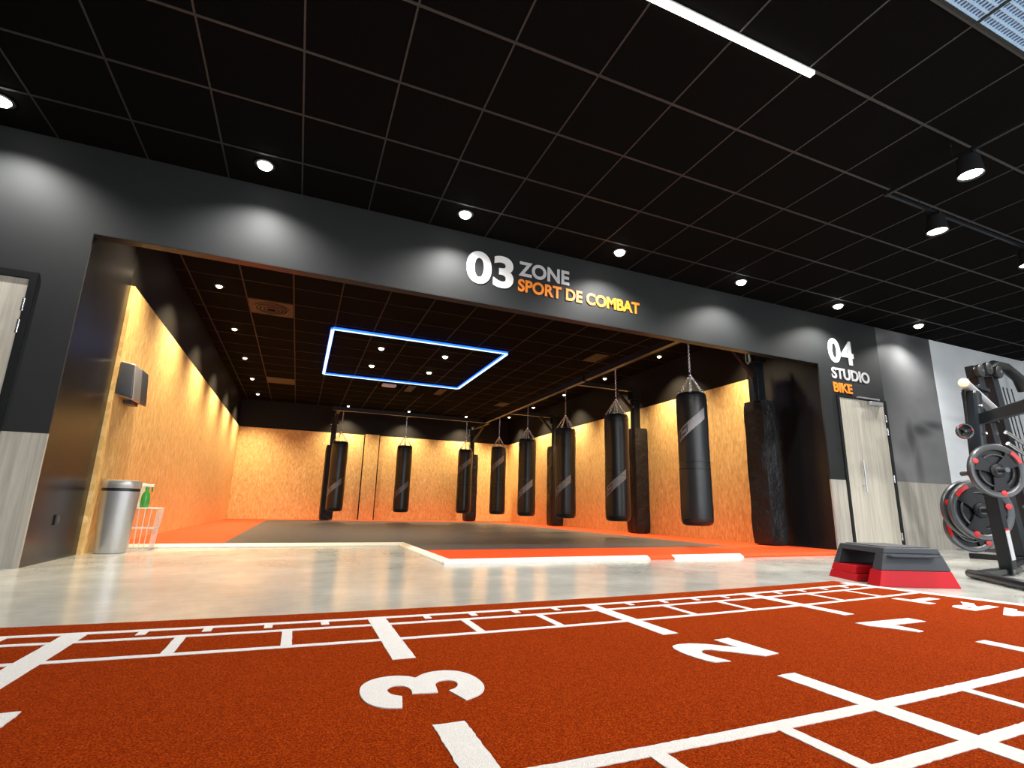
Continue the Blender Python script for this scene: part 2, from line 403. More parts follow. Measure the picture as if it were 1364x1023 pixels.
# unlit louvre grille in the hall ceiling, pale blue base colour (two modules of lattice)
for i, x0 in enumerate((2.745, 3.345)):
    g = empty('ceiling_grille', (x0+.29, .945, ZC))
    tag(g, ('pale blue louvre grille in the ceiling, the one farther left', 'pale blue louvre grille in the ceiling, the one nearer the right edge')[i], 'ceiling grille', 'louvre grilles')
    B(x0, x0+.58, .66, 1.228, ZC+.012, ZC+.02).build('backing', M['grille'], g)
    mb = MB()
    for k in range(13): mb.box(x0, x0+.58, .66+.0460*k, .674+.0460*k, ZC+.0, ZC+.012)
    for k in range(21): mb.box(x0+.0284*k, x0+.0284*k+.011, .66, 1.228, ZC+.002, ZC+.011)
    tag(mb.build('louvre', M['grille_bar'], g), kind='stuff')
    fr = MB(); 
    for a in ((x0-.01, x0, .65, 1.24), (x0+.58, x0+.59, .65, 1.24), (x0, x0+.58, .648, .66), (x0, x0+.58, 1.228, 1.245)): fr.box(*a, ZC-.004, ZC+.02)
    fr.build('frame', M['frame'], g)

# LED line in the hall
ll = empty('line_light', (1.29, 1.87, ZC)); tag(ll, 'long white LED line light along the hall ceiling', 'light')
B(-.2, 2.785, 1.850, 1.894, ZC-.012, ZC).build('housing', M['white'], ll)
B(-.2, 2.785, 1.853, 1.891, ZC-.024, ZC-.012).build('diffuser', M['line'], ll)

# blue LED rectangle
x0, x1, y0, y1 = .235, 3.275, 8.57, 11.83
bl = empty('blue_light_frame', ((x0+x1)/2, (y0+y1)/2, ZC)); tag(bl, 'rectangular frame of glowing blue LED profile on the black ceiling of the combat zone', 'light')
for a in ((x0, x1, y0-.03, y0+.03), (x0, x1, y1-.03, y1+.03), (x0-.03, x0+.03, y0+.03, y1-.03), (x1-.03, x1+.03, y0+.03, y1-.03)):
    B(*a, ZC-.040, ZC-.008).build('led_strip', M['blue_edge'], bl)
    q = .004; hz = (a[1]-a[0]) > (a[3]-a[2])
    B(a[0]+(0 if hz else q), a[1]-(0 if hz else q), a[2]+(q if hz else 0), a[3]-(q if hz else 0), ZC-.046, ZC-.040).build('diffuser', M['blue'], bl)
    B(a[0]+.006, a[1]-.006, a[2]+.006, a[3]-.006, ZC-.008, ZC).build('mounting_rail', M['frame'], bl)

# ------------------------------------------------------------------ recessed downlights
def downlight(x, y, lens, label, group, energy, color, angle, r=.045, blend=1):
    d = empty('downlight', (x, y, ZC)); tag(d, label, 'ceiling light', group)
    MB().lathe([(r, -.001), (r+.004, -.008), (r+.022, -.006), (r+.024, .0), (r+.02, .002)], (x, y, ZC), n=24).build('trim_ring', M['frame'], d, smooth=True)
    MB().lathe([(.001, -.006-r*.7), (r*.5, -.006-r*.6), (r*.85, -.006-r*.35), (r, -.006), (r, -.002)], (x, y, ZC), n=20).build('lens', lens, d, smooth=True)  # domed and enlarged so its shape takes in the lamp's glare
    spot('downlight_lamp', (0, 0, -.06), energy, color, angle, blend, d)
    return d
hx = [-2.28, -.557, 1.217, 3.007, 4.794, 6.557, 8.325]
lab = ['at the left edge, beside the oak door', 'above the left end of the combat zone opening', 'above the numerals of the zone sign', 'above the orange words of the zone sign',
       'above the opening, right of the zone sign', 'above the studio sign', 'above the dark mural, last of the row']
for i, (x, l) in enumerate(zip(hx, lab)):
    downlight(x, 4.45, M['lamp'], 'white hall downlight '+l, 'downlights along the dark front wall', W_HALL, HALL, 142, .058, .75)
ly = [5.62, 7.53, 9.43, 11.34, 13.25, 15.13]
nth = ['behind the bulkhead, nearest the opening', 'nearest the opening in view', 'second in view from the opening', 'third in view from the opening', 'fourth in view from the opening', 'in the far corner']
for y, l in zip(ly, nth): downlight(-1.26, y, M['lamp_warm'], 'warm downlight over the left OSB wall, '+l, 'downlights over the left OSB wall', W_LEFT, WARM, 112, .038)
for y, l in zip(ly, nth): downlight(5.91, y, M['lamp_warm'], 'warm downlight over the right OSB wall, '+l, 'downlights over the right OSB wall', W_RIGHT, WARM, 112, .038)
for x, l in ((-.7, 'at its left end'), (1.08, 'above the leftmost bag'), (2.85, 'above the middle of the back row of bags'), (4.67, 'above the corner bag')):
    if x > 0: downlight(x, 15.72, M['lamp_warm'], 'warm downlight over the back OSB wall, '+l, 'downlights over the back OSB wall', W_BACK, WARM, 112, .038)
for (x, y), l in zip(((1.12, 9.41), (2.316, 9.40), (1.116, 10.75), (2.314, 10.74)), ('near left', 'near right', 'far left', 'far right')):
    downlight(x, y, M['lamp_warm'], 'warm downlight inside the blue light frame, '+l+' of the four', 'downlights inside the blue light frame', W_MID, (1, .8, .58), 120, .05)

# suspended lighting track and its spotlights
tr = empty('lighting_track', (4.3, 2.38, 3.12)); tag(tr, 'black suspended L-shaped lighting track with silver couplings near the ceiling', 'lighting track')
B(4.287, 4.313, -1.0, 2.367, 3.112, 3.14).build('track_rail', M['frame'], tr, bevel=.003)
B(4.313, 9.0, 2.369, 2.391, 3.112, 3.14).build('track_rail', M['frame_gloss'], tr, bevel=.003)
B(4.282, 4.318, 2.362, 2.398, 3.108, 3.143).build('corner_joint', M['frame'], tr, bevel=.003)
for p in ((4.36, 2.38), (4.75, 2.38), (4.33, 1.9), (6.5, 2.38), (4.3, .5)):
    MB().tube((p[0], p[1], 3.14), (p[0], p[1], ZC), .003, n=6).lathe([(.009, 0), (.009, .02)], (p[0], p[1], 3.135), 10).build('suspension_wire', M['chrome'], tr)
def track_spot(x, y, label):
    s = empty('track_spotlight', (x, y, 3.10)); tag(s, label, 'spotlight', 'spotlights on the ceiling track')
    MB().box(x-.02, x+.02, y-.05, y+.05, 3.085, 3.112).build('adapter', M['frame'], s, bevel=.003)
    MB().tube((x, y, 3.085), (x, y, 3.04), .01, n=10).build('stem', M['frame'], s)
    MB().lathe([(.03, .09), (.052, .08), (.058, .0), (.062, -.06), (.058, -.062), (.052, -.05), (.01, -.05)], (x, y, 2.99), 24, 1.35, 1.35).build('spot_body', M['frame'], s, smooth=True)
    MB().lathe([(.001, -.054), (.056, -.05), (.056, -.045)], (x, y, 2.99), 24, 1.35, 1.35).build('lens', M['lamp'], s, smooth=True)  # disc widened to cover the overexposed glare of the spot
    spot('spot_lamp', (0, 0, -.19), 230, HALL, 150, 1, s)
track_spot(4.30, 1.80, 'white track spotlight at the top of the three, nearest the louvre grille')
track_spot(4.95, 2.38, 'white track spotlight just right of the track corner')
track_spot(6.44, 2.38, 'white track spotlight at the right edge, above the weight stand')

track_spot(8.1, 2.38, 'added white track spotlight, unseen beyond the right edge, brightening the right wall')  # out of view, added to brighten the light mural and right side
# ------------------------------------------------------------------ wall lettering
def text_mesh(body, x0, x1, z0, z1, y, m, name, bold, parent, depth=.006, spacing=1.0):
    cu = bpy.data.curves.new('t', 'FONT'); cu.body = body; cu.size = 1; cu.offset = bold; cu.extrude = .5; cu.space_character = spacing
    cu.resolution_u = 8
    t = bpy.data.objects.new('t', cu); COL.objects.link(t)
    bpy.context.view_layer.update()
    me = bpy.data.meshes.new_from_object(t.evaluated_get(bpy.context.evaluated_depsgraph_get()))
    bpy.data.objects.remove(t)
    xs = [v_.co.x for v_ in me.vertices]; ys = [v_.co.y for v_ in me.vertices]
    ax, bx, ay, by = min(xs), max(xs), min(ys), max(ys)
    pl = WORLD.get(parent.name, Vector())
    for v_ in me.vertices:
        X = x0+(v_.co.x-ax)/(bx-ax)*(x1-x0); Z = z0+(v_.co.y-ay)/(by-ay)*(z1-z0); Y = y-depth/2+v_.co.z*depth
        v_.co = Vector((X, Y, Z))-pl
    me.materials.clear(); me.materials.append(m); me.name = name
    o = bpy.data.objects.new(name, me); COL.objects.link(o); o.parent = parent; return o
YT = YW-.003
s3 = empty('zone_sign', (2.4, YW, 2.74)); tag(s3, 'wall lettering 03 ZONE SPORT DE COMBAT above the wide opening', 'sign')
text_mesh('0', 1.352, 1.628, 2.738, 3.103, YT, M['letter_white'], 'numeral', .03, s3)
text_mesh('3', 1.648, 1.878, 2.738, 3.103, YT, M['letter_white'], 'numeral', .03, s3)
tag(text_mesh('ZONE', 1.936, 2.555, 2.922, 3.095, YT, M['letter_grey'], 'lettering', .03, s3), 'light grey word ZONE')
tag(text_mesh('SPORT DE COMBAT', 1.933, 3.50, 2.742, 2.886, YT, M['letter_orange'], 'lettering', .03, s3), 'orange words SPORT DE COMBAT')
s4 = empty('studio_sign', (7.1, YW, 2.157)); tag(s4, 'wall lettering 04 STUDIO BIKE above the oak studio door', 'sign')
text_mesh('0', 6.735, 6.985, 2.59, 2.955, YT, M['letter_white'], 'numeral', .03, s4)
text_mesh('4', 7.0, 7.265, 2.59, 2.955, YT, M['letter_white'], 'numeral', .03, s4)
tag(text_mesh('STUDIO', 6.755, 7.56, 2.352, 2.518, YT, M['letter_grey'], 'lettering', .03, s4), 'light grey word STUDIO')
tag(text_mesh('BIKE', 6.76, 7.15, 2.157, 2.297, YT, M['letter_orange'], 'lettering', .035, s4), 'orange word BIKE')

# ------------------------------------------------------------------ doors
d1 = tag(MB().box(6.845, 7.785, YW-.012, YW+.03, .01, 2.085).build('door_1', M['oak_door'], origin=(7.8, YW, 0), bevel=.002), 'pale oak studio door with steel bar handle', kind='structure')
fr = B(6.792, 6.838, YW-.02, YW+.12, 0, 2.125); fr.box(7.79, 7.848, YW-.02, YW+.12, 0, 2.125); fr.box(6.838, 7.79, YW-.02, YW+.12, 2.09, 2.125)
fr.build('door_frame', M['frame'], d1)
MB().tube((7.10, YW-.07, .78), (7.10, YW-.07, 1.21), .012).tube((7.10, YW-.07, .87), (7.10, YW-.01, .87), .008).tube((7.10, YW-.07, 1.12), (7.10, YW-.01, 1.12), .008).build('door_handle', M['steel'], d1, smooth=True)
B(6.95, 7.04, YW-.018, YW-.012, .84, 1.16).build('push_plate', M['oak_door'], d1, bevel=.001)
B(7.43, 7.70, YW-.07, YW-.012, 2.02, 2.075).build('door_closer', M['silver'], d1, bevel=.006)
B(7.20, 7.66, YW-.05, YW-.02, 2.105, 2.125).build('closer_arm', M['silver'], d1)
for z in (1.66, 1.85, .98, .19): MB().tube((7.79, YW-.022, z-.05), (7.79, YW-.022, z+.05), .011, n=10).build('hinge', M['chrome'], d1, smooth=True)
d2 = tag(MB().box(-2.93, -2.022, YW-.004, YW+.03, .01, 2.075).build('door_2', M['oak_door'], origin=(-2.02, YW, 0), bevel=.002), 'pale oak door at the left edge', kind='structure')
fr = B(-2.018, -1.972, YW-.02, YW+.12, 0, 2.13); fr.box(-2.98, -2.935, YW-.02, YW+.12, 0, 2.13); fr.box(-2.935, -2.018, YW-.02, YW+.12, 2.08, 2.13)
fr.build('door_frame', M['frame'], d2)
for z in (1.70, 1.87, .25): MB().tube((-2.02, YW-.015, z-.05), (-2.02, YW-.015, z+.05), .011, n=10).build('hinge', M['chrome'], d2, smooth=True)
tag(B(-1.711, 6.5, YW-.001, YW+.101, ZB-.006, ZB).build('trim_1', M['frame']), kind='structure')

# ------------------------------------------------------------------ mats of the combat zone
HM = .04
mt = empty('combat_mat', (2.3, 9, 0)); tag(mt, 'wide foam sports mat, charcoal in the middle with a red border and cream edging', 'floor mat')
MB().prism([(-.68, 6.58), (1.24, 6.58), (1.24, 5.40), (5.28, 5.40), (5.28, 15.2), (-.68, 15.2)], .002, HM).build('charcoal_field', M['mat_grey'], mt)
B(XL+.002, -.683, 6.58, 15.2, .002, HM).build('red_border', M['mat_red'], mt)
B(XL+.002, XR-.004, 15.203, YB-.052, .002, HM).build('red_border', M['mat_red'], mt)
B(1.243, XR-.004, 4.47, 5.397, .002, HM).build('red_border', M['mat_red'], mt)
B(5.283, XR-.004, 5.40, 15.2, .002, HM).build('red_border', M['mat_red'], mt)
def ramp_strip(p, q, n, w=.055, name='edge_strip', m=M['edge']):
    p = Vector((*p, 0)); q = Vector((*q, 0)); n = Vector((*n, 0))
    vs_ = [p, q, q+n*w, p+n*w, p+Vector((0, 0, HM)), q+Vector((0, 0, HM)), q+n*w+Vector((0, 0, .012)), p+n*w+Vector((0, 0, .012))]
    MB().add(vs_, [(0, 1, 2, 3), (4, 5, 6, 7), (3, 2, 6, 7), (0, 4, 5, 1), (0, 3, 7, 4), (1, 2, 6, 5)]).build(name, m, mt)
ramp_strip((XL+.01, 6.577), (1.237, 6.577), (0, -1))
ramp_strip((1.238, 6.577), (1.238, 4.467), (-1, 0))
ramp_strip((1.18, 4.467), (3.26, 4.467), (0, -1))
ramp_strip((3.26, 4.467), (3.56, 4.467), (0, -1), m=M['mat_red'])
ramp_strip((3.56, 4.467), (4.48, 4.467), (0, -1))
ramp_strip((4.48, 4.467), (6.27, 4.467), (0, -1), m=M['mat_red'])

# ------------------------------------------------------------------ punching bag frame
XBM, YBM, ZBM = 4.75, 14.0, 2.83
fm = empty('bag_frame', (XBM, 9.5, 0)); tag(fm, 'black steel frame with padded posts along two walls carrying the punching bags', 'frame')
B(XBM-.04, XBM+.04, 5.0, 8.22, ZBM, ZBM+.10).build('beam', M['frame'], fm, bevel=.004)
B(XBM-.04, XBM+.04, 8.30, 14.04, ZBM, ZBM+.10).build('beam', M['frame'], fm, bevel=.004)
B(.6, XBM-.04, YBM-.04, YBM+.04, ZBM, ZBM+.10).build('beam', M['frame'], fm, bevel=.004)
def post(cx, cy, back):
    g = fm
    B(cx-.07, cx+.07, cy-.07, cy+.07, HM, 2.86).build('post', M['frame_gloss'], g, bevel=.006)
    B(cx-.11, cx+.11, cy-.14, cy+.11, HM, HM+.012).build('foot_plate', M['frame'], g)
    mb = MB().box(cx-.10, cx+.10, cy-.10, cy+.10, 2.66, 2.68)
    for s in (-1, 1): mb.box(cx-.10, cx+.10, cy+s*.085-.006, cy+s*.085+.006, 2.68, 2.86)
    mb.build('bracket', M['frame'], g)
    if back:
        B(cx-.04, cx+.04, YBM+.04, cy-.07, ZBM+.0, ZBM+.08).build('arm', M['frame'], g, bevel=.003)
        MB().beam((cx, YBM+.5, ZBM), (cx, cy-.06, 2.42), .05, .05).build('brace', M['frame'], g)
    else:
        B(XBM+.04, cx-.07, cy-.04, cy+.04, ZBM+.0, ZBM+.08).build('arm', M['frame'], g, bevel=.003)
        MB().beam((cx-.45, cy, ZBM), (cx-.06, cy, 2.45), .05, .05).build('brace', M['frame'], g)
    # vinyl pad wrapped round the post: subdivided soft box
    w_, d_ = .17, .17; cx += .015
    bm = MB(); nz = 22; ring = []
    pts2 = []
    for (sx, sy) in ((-1, -1), (1, -1), (1, 1), (-1, 1)):
        for k in range(4): pass
    cs_ = [(-1, -1), (1, -1), (1, 1), (-1, 1)]
    base = []
    for i in range(4):
        a = Vector(cs_[i]); b = Vector(cs_[(i+1) % 4])
        for k in range(8):
            t = k/8; p = a.lerp(b, .06+t*.88) if True else a
            base.append(p)
    vs_ = []
    n = len(base)
    rnd = random.Random(int(cx*100+cy*10))
    for j in range(nz+1):
        z = HM+.015+(2.05-HM)*j/nz
        for i, p in enumerate(base):
            bulge = 1+.012*math.sin(z*9+i*.7)+.012*rnd.uniform(-1, 1)
            ins = .93 if j in (0, nz) else 1
            vs_.append((cx+p.x*w_*bulge*ins, cy+p.y*d_*bulge*ins, z))
    fs = [(j*n+i, j*n+(i+1) % n, (j+1)*n+(i+1) % n, (j+1)*n+i) for j in range(nz) for i in range(n)]
    fs += [tuple(reversed(range(n))), tuple(range(nz*n, nz*n+n))]
    bm.add(vs_, fs); bm.build('post_pad', M['pad'], g, smooth=True)
for cy in (5.52, 8.62, 12.25): post(6.11, cy, False)
post(.74, 15.45, True); post(4.86, 15.62, True)

# ------------------------------------------------------------------ punching bags
RB = .20
def chain_pts(a, b, mb, link=.034, r=.0045, wd=.012):
    a = Vector(a); b = Vector(b); L = (b-a).length; n = max(1, int(L/(link*.78))); d = (b-a).normalized()
    u = d.orthogonal().normalized(); w_ = d.cross(u)
    for i in range(n):
        c = a+(b-a)*((i+.5)/n); s_ = u if i % 2 else w_
        pts = []
        for k in range(8):
            t = 2*math.pi*k/8; pts.append(c+d*math.sin(t)*link/2+s_*math.cos(t)*wd)
        mb.path(pts, r, 4, closed=True)
def make_bag(sash_v):
    b = empty('punching_bag', (0, 0, 0))
    z0, z1 = -2.535, -.80     # relative to beam underside
    prof = [(.02, z0), (RB*.72, z0+.003), (RB*.9, z0+.018), (RB*.985, z0+.05), (RB, z0+.10)]
    for k in range(1, 14):
        z = z0+.1+(z1-z0-.18)*k/14; prof.append((RB*(1+.008*math.sin(k*1.9)+.012*math.cos(k*.45)), z))
    prof += [(RB*.99, z1-.06), (RB*.95, z1-.025), (RB*.86, z1-.006), (RB*.8, z1), (.02, z1-.004)]
    MB().lathe(prof, n=40).build('bag_body', M['leather'], b, smooth=True, local=True)
    for zz, nm in ((z1-.10, 'top_seam'), ((z0+z1)/2-.06, 'seam'), ((z0+z1)/2-.15, 'seam'), (z0+.09, 'bottom_seam')):
        MB().lathe([(RB*1.0, -.005), (RB*1.024, -.003), (RB*1.024, .003), (RB*1.0, .005)], (0, 0, zz), 40).build(nm, M['leather'], b, smooth=True, local=True)
    # diagonal sash and its darker mark
    zc = z1-.42 if sash_v == 'high' else z0+.62
    def patch(t0, t1, za, zb_, sl, rr, n=18):
        vs_ = []
        for i in range(n+1):
            t = math.radians(t0+(t1-t0)*i/n); o_ = sl*t
            for z, r in ((za+o_, rr), (zb_+o_, rr)): vs_.append((r*math.sin(t), -r*math.cos(t), z))
        m_ = MB(); m_.add(vs_, [(2*i, 2*i+2, 2*i+3, 2*i+1) for i in range(n)])
        vi = [(x*.985, y_*.985, z) for x, y_, z in vs_]; k = len(vs_)
        m_.add(vi, [(2*i+1, 2*i+3, 2*i+2, 2*i) for i in range(n)])
        return m_
    s = patch(-62, 42, zc-.075, zc+.075, .17, RB*1.022).build('sash', M['sash'], b, smooth=True, local=True)
    for t0, t1, a, c in ((-58, -52, -.05, .05), (-48, -30, -.05, -.02), (-48, -30, .02, .05), (-28, -24, -.05, .05)):
        patch(t0, t1, zc+a, zc+c, .17, RB*1.03, 6).build('sash_mark', M['sash_dark'], s, smooth=True, local=True)
    # hanger
    zj = -.54
    mb = MB(); chain_pts((0, 0, 0), (0, 0, zj+.03), mb); mb.build('chain', M['chrome'], b, smooth=True, local=True)
    MB().lathe([(.008, .03), (.018, .02), (.02, 0), (.014, -.025), (.006, -.03)], (0, 0, zj), 12).build('swivel', M['chrome'], b, smooth=True, local=True)
    for k in range(6):
        t = math.radians(20+60*k); mb = MB()
        chain_pts((.008*math.cos(t), .008*math.sin(t), zj-.01), (.175*math.cos(t), .175*math.sin(t), z1-.0), mb, .03, .0046, .012)
        mb.build('strap_chain', M['chrome'], b, smooth=True, local=True)
        MB().path([(.178*math.cos(t)+.018*math.cos(a)*-math.sin(t), .178*math.sin(t)+.018*math.cos(a)*math.cos(t), z1+.002+.018*math.sin(a)) for a in [i*math.pi/4 for i in range(8)]], .0035, 6, True).build('ring', M['chrome'], b, smooth=True, local=True)
    return b
hi = make_bag('high'); lo = make_bag('low')
GRP = 'punching bags hanging from the steel frame'
spots = [(XBM, 5.41, 'high', -35, 'black punching bag nearest the opening, hanging largest in front of the right OSB wall'),
 (XBM, 7.24, 'low', -33, 'second punching bag of the right row, in front of a padded post'),
 (XBM, 9.06, 'low', -40, 'third punching bag of the right row, beside a padded post'),
 (XBM, 10.95, 'low', -25, 'fourth punching bag of the right row, just left of a padded post'),
 (XBM, 12.84, 'high', -18, 'fifth punching bag of the right row, before the far right corner'),
 (4.19, YBM, 'high', -10, 'punching bag at the right end of the back row, in front of a thin post'),
 (2.50, YBM, 'low', -5, 'punching bag alone in the middle of the back row'),
 (.86, YBM, 'low', -12, 'punching bag at the left end of the back row, overlapping a padded post behind it')]
used = set()
for (x, y, v_, rz, label) in spots:
    src = hi if v_ == 'high' else lo
    o = src if v_ not in used else copy_tree(src); used.add(v_)
    o.location = (x, y, ZBM); o.rotation_euler = (0, 0, math.radians(rz))
    o['label'] = label; o['category'] = 'punching bag'; o['group'] = GRP


# ------------------------------------------------------------------ track of orange turf
HT = .012
bow = lambda x, y: y+.02*(x-.8)**2
def xend(y): return 3.575+.17*(2.5-y)
tf = empty('turf_track', (1.3, 1.5, 0)); tag(tf, 'long orange red artificial turf sprint track with white printed lines and numbers', 'turf track')
mb = MB(); xs = [-3.5+.25*i for i in range(28)]
top = []
for x in xs: top.append((x, bow(x, .40)))
far = [(x, bow(x, 2.553) if x > -1 else bow(-1, 2.553)+.01) for x in xs]
poly = [(x, bow(max(x, -1.5), .42)) for x in xs]+[(3.4, .55)]
L = MB()
def turf_quad(xa, xb, ys):
    pass
nx = 40; ny = 8; vs_ = []
for j in range(ny+1):
    t = j/ny
    for i in range(nx+1):
        y0_ = .42; y1_ = 2.553; yy = y0_+(y1_-y0_)*t
        xe = xend(yy)+.005; xx = -3.5+(xe+3.5)*i/nx
        vs_.append((xx, bow(max(xx, -1.6), yy), HT))
n1 = nx+1
fs = [(j*n1+i, j*n1+i+1, (j+1)*n1+i+1, (j+1)*n1+i) for j in range(ny) for i in range(nx)]
L.add(vs_, fs)
bnd = [i for i in range(n1)]+[j*n1+nx for j in range(1, ny+1)]+[ny*n1+i for i in range(nx-1, -1, -1)]+[j*n1 for j in range(ny-1, 0, -1)]
k = len(vs_); low = [(vs_[b][0], vs_[b][1], 0.001) for b in bnd]
L.v += low; L.f += [(bnd[i], bnd[(i+1) % len(bnd)], k+(i+1) % len(bnd), k+i) for i in range(len(bnd))]+[tuple(k+i for i in range(len(bnd)))]; L.m += [0]*(len(bnd)+1)
L.build('turf', M['turf'], tf)
ZL = HT+.0015
_r = random.Random(3); NL = [0]
def outline(pts, jit=.0013, step=.012, name='printed_line', label=None, par=tf):
    """closed polygon in xy, edges subdivided and slightly frayed like tufts, given a little thickness"""
    out = []
    n = len(pts)
    for i in range(n):
        a = Vector(pts[i]); b = Vector(pts[(i+1) % n]); L_ = (b-a).length
        near = min(a.y, b.y) < 1.7
        st = step if near else .03
        k_ = max(1, int(L_/st))
        for j in range(k_):
            p = a.lerp(b, j/k_)
            if L_ > .015: p = p+Vector((_r.uniform(-1, 1), _r.uniform(-1, 1)))*jit*(1 if near else .6)
            out.append((p.x, bow(p.x, p.y)))
    bm = bmesh.new(); og = WORLD[par.name]; NL[0] += 1; zz = ZL+NL[0]*1.5e-5
    vt = [bm.verts.new(Vector((x, y, zz))-og) for x, y in out]
    f = bm.faces.new(vt)
    if f.normal.z < 0 or f.calc_area() and (f.normal_update() or f.normal.z < 0): f.normal_flip()
    r_ = bmesh.ops.extrude_face_region(bm, geom=[f])
    for e in r_['geom']:
        if isinstance(e, bmesh.types.BMVert): e.co.z -= .0035+NL[0]*.7e-5
    bmesh.ops.triangulate(bm, faces=[q for q in bm.faces if len(q.verts) > 4])
    bmesh.ops.recalc_face_normals(bm, faces=bm.faces)
    me = bpy.data.meshes.new(name); bm.to_mesh(me); bm.free(); me.materials.append(M['turf_white'])
    o = bpy.data.objects.new(name, me); COL.objects.link(o); o.parent = par
    if label: o['label'] = label
    return o
def rect(x0, x1, y0, y1, **k): return outline([(x0, y0), (x1, y0), (x1, y1), (x0, y1)], **k)
for (ya, w_) in ((2.378, .034), (2.248, .030), (2.001, .030)):
    rect(-1.6, xend(ya)-.08, ya-w_/2, ya+w_/2)
for (ya, w_) in ((.958, .040), (.742, .034), (.612, .034)):
    rect(-1.0, xend(ya)-.08, ya-w_/2, ya+w_/2)
outline([(xend(.45)-.078, .45), (xend(.45), .45), (xend(2.46), 2.46), (xend(2.46)-.078, 2.46)], name='printed_line')
for xm in (-.66, .357, 1.378, 2.462):
    rect(xm-.036, xm+.036, 1.745, 2.378+.017, name='metre_mark'); rect(xm-.036, xm+.036, .60, 1.222, name='metre_mark')
marks = [-1.67, -.66, .357, 1.378, 2.462, 3.56]
for a, b in zip(marks, marks[1:]):
    for k in range(1, 5):
        x = a+(b-a)*k/5; rect(x-.015, x+.015, 2.305, 2.365, name='tick_mark'); 
        if a > .2: rect(x-.015, x+.015, .625, .685, name='tick_mark')
    for k in (1, 2):
        x = a+(b-a)*k/3; rect(x-.017, x+.017, 2.012, 2.238, name='tick_mark')
        if a > .2: rect(x-.019, x+.019, .752, .945, name='tick_mark')
# numerals
def unbow(p): return (p[0], p[1]-.02*(p[0]-.8)**2)
outline([unbow(p) for p in [(1.549, 1.404), (1.545, 1.627), (1.472, 1.621), (1.473, 1.507), (1.43, 1.55), (1.395, 1.583), (1.345, 1.608), (1.295, 1.612), (1.262, 1.598), (1.243, 1.565), (1.236, 1.515), (1.238, 1.46), (1.248, 1.415), (1.262, 1.392), (1.322, 1.387),
    (1.312, 1.42), (1.303, 1.455), (1.301, 1.49), (1.312, 1.512), (1.335, 1.522), (1.356, 1.516), (1.40, 1.475), (1.477, 1.394)]], name='numeral', label='white numeral 2 printed on the turf')
outline([unbow(p) for p in [(2.30, 1.60), (2.30, 1.658), (2.655, 1.652), (2.655, 1.578), (2.432, 1.578), (2.428, 1.455), (2.385, 1.452), (2.347, 1.538)]], name='numeral', label='white numeral 1 printed on the turf')
# numeral 3 (x grows towards its foot, y towards its right side)
def smooth_run(P_, n=5):
    out = []
    for i in range(len(P_)-1):
        p0, p1, p2, p3 = P_[max(i-1, 0)], P_[i], P_[i+1], P_[min(i+2, len(P_)-1)]
        for k in range(n):
            t = k/n; out.append(tuple(.5*(2*p1[j]+(p2[j]-p0[j])*t+(2*p0[j]-5*p1[j]+4*p2[j]-p3[j])*t*t+(3*p1[j]-p0[j]-3*p2[j]+p3[j])*t**3) for j in (0, 1)))
    return out+[P_[-1]]
three = (smooth_run([(.278, 1.346), (.236, 1.362), (.207, 1.400), (.196, 1.452), (.199, 1.507), (.214, 1.548), (.245, 1.578), (.29, 1.588), (.328, 1.576), (.350, 1.553)])
    + smooth_run([(.352, 1.553), (.375, 1.576), (.408, 1.590), (.446, 1.588), (.480, 1.566), (.503, 1.522), (.511, 1.465), (.503, 1.412), (.477, 1.370), (.433, 1.343)])
    + smooth_run([(.410, 1.423), (.433, 1.438), (.446, 1.465), (.442, 1.492), (.424, 1.506), (.403, 1.502), (.390, 1.484), (.386, 1.455), (.381, 1.419)])
    + smooth_run([(.318, 1.432), (.321, 1.458), (.315, 1.485), (.300, 1.502), (.281, 1.503), (.267, 1.489), (.263, 1.468), (.270, 1.443), (.291, 1.422)]))
outline([unbow(p) for p in three], name='numeral', jit=.0005, label='white numeral 3 printed on the turf')
outline([unbow(p) for p in [(-.51, 1.52), (-.51, 1.61), (-.60, 1.61), (-.60, 1.66), (-.665, 1.66), (-.665, 1.61), (-.83, 1.61), (-.83, 1.52), (-.66, 1.36), (-.60, 1.36), (-.60, 1.52)]], name='numeral', label='white numeral 4 printed on the turf')
# START
def turf_letter(chh, ya, yb, xa, xb):
    cu = bpy.data.curves.new('t', 'FONT'); cu.body = chh; cu.size = 1; cu.offset = .05; cu.extrude = .5; cu.resolution_u = 5
    t = bpy.data.objects.new('t', cu); COL.objects.link(t); bpy.context.view_layer.update()
    me = bpy.data.meshes.new_from_object(t.evaluated_get(bpy.context.evaluated_depsgraph_get())); bpy.data.objects.remove(t)
    X = [v_.co.x for v_ in me.vertices]; Y = [v_.co.y for v_ in me.vertices]; og = WORLD[tf.name]
    for v_ in me.vertices:
        ty = (v_.co.x-min(X))/(max(X)-min(X)) if False else 0
    ax, bx, ay, by = min(X), max(X), min(Y), max(Y)
    for v_ in me.vertices:
        wy = ya+(v_.co.x-ax)/(bx-ax)*(yb-ya); u = (v_.co.y-ay)/(by-ay); wx = xb-(xb-xa)*u + .12*(2.0-wy)
        v_.co = Vector((wx, bow(wx, wy)-.05, ZL-.0015+v_.co.z*.003))-og
    me.materials.clear(); me.materials.append(M['turf_white']); me.name = 'printed_letter'
    o = bpy.data.objects.new('printed_letter', me); COL.objects.link(o); o.parent = tf
for chh, ya, yb in (('T', 1.80, 1.99), ('R', 1.60, 1.77), ('A', 1.37, 1.58), ('T', 1.17, 1.35), ('S', .97, 1.14)): turf_letter(chh, ya, yb, 3.17, 3.44)

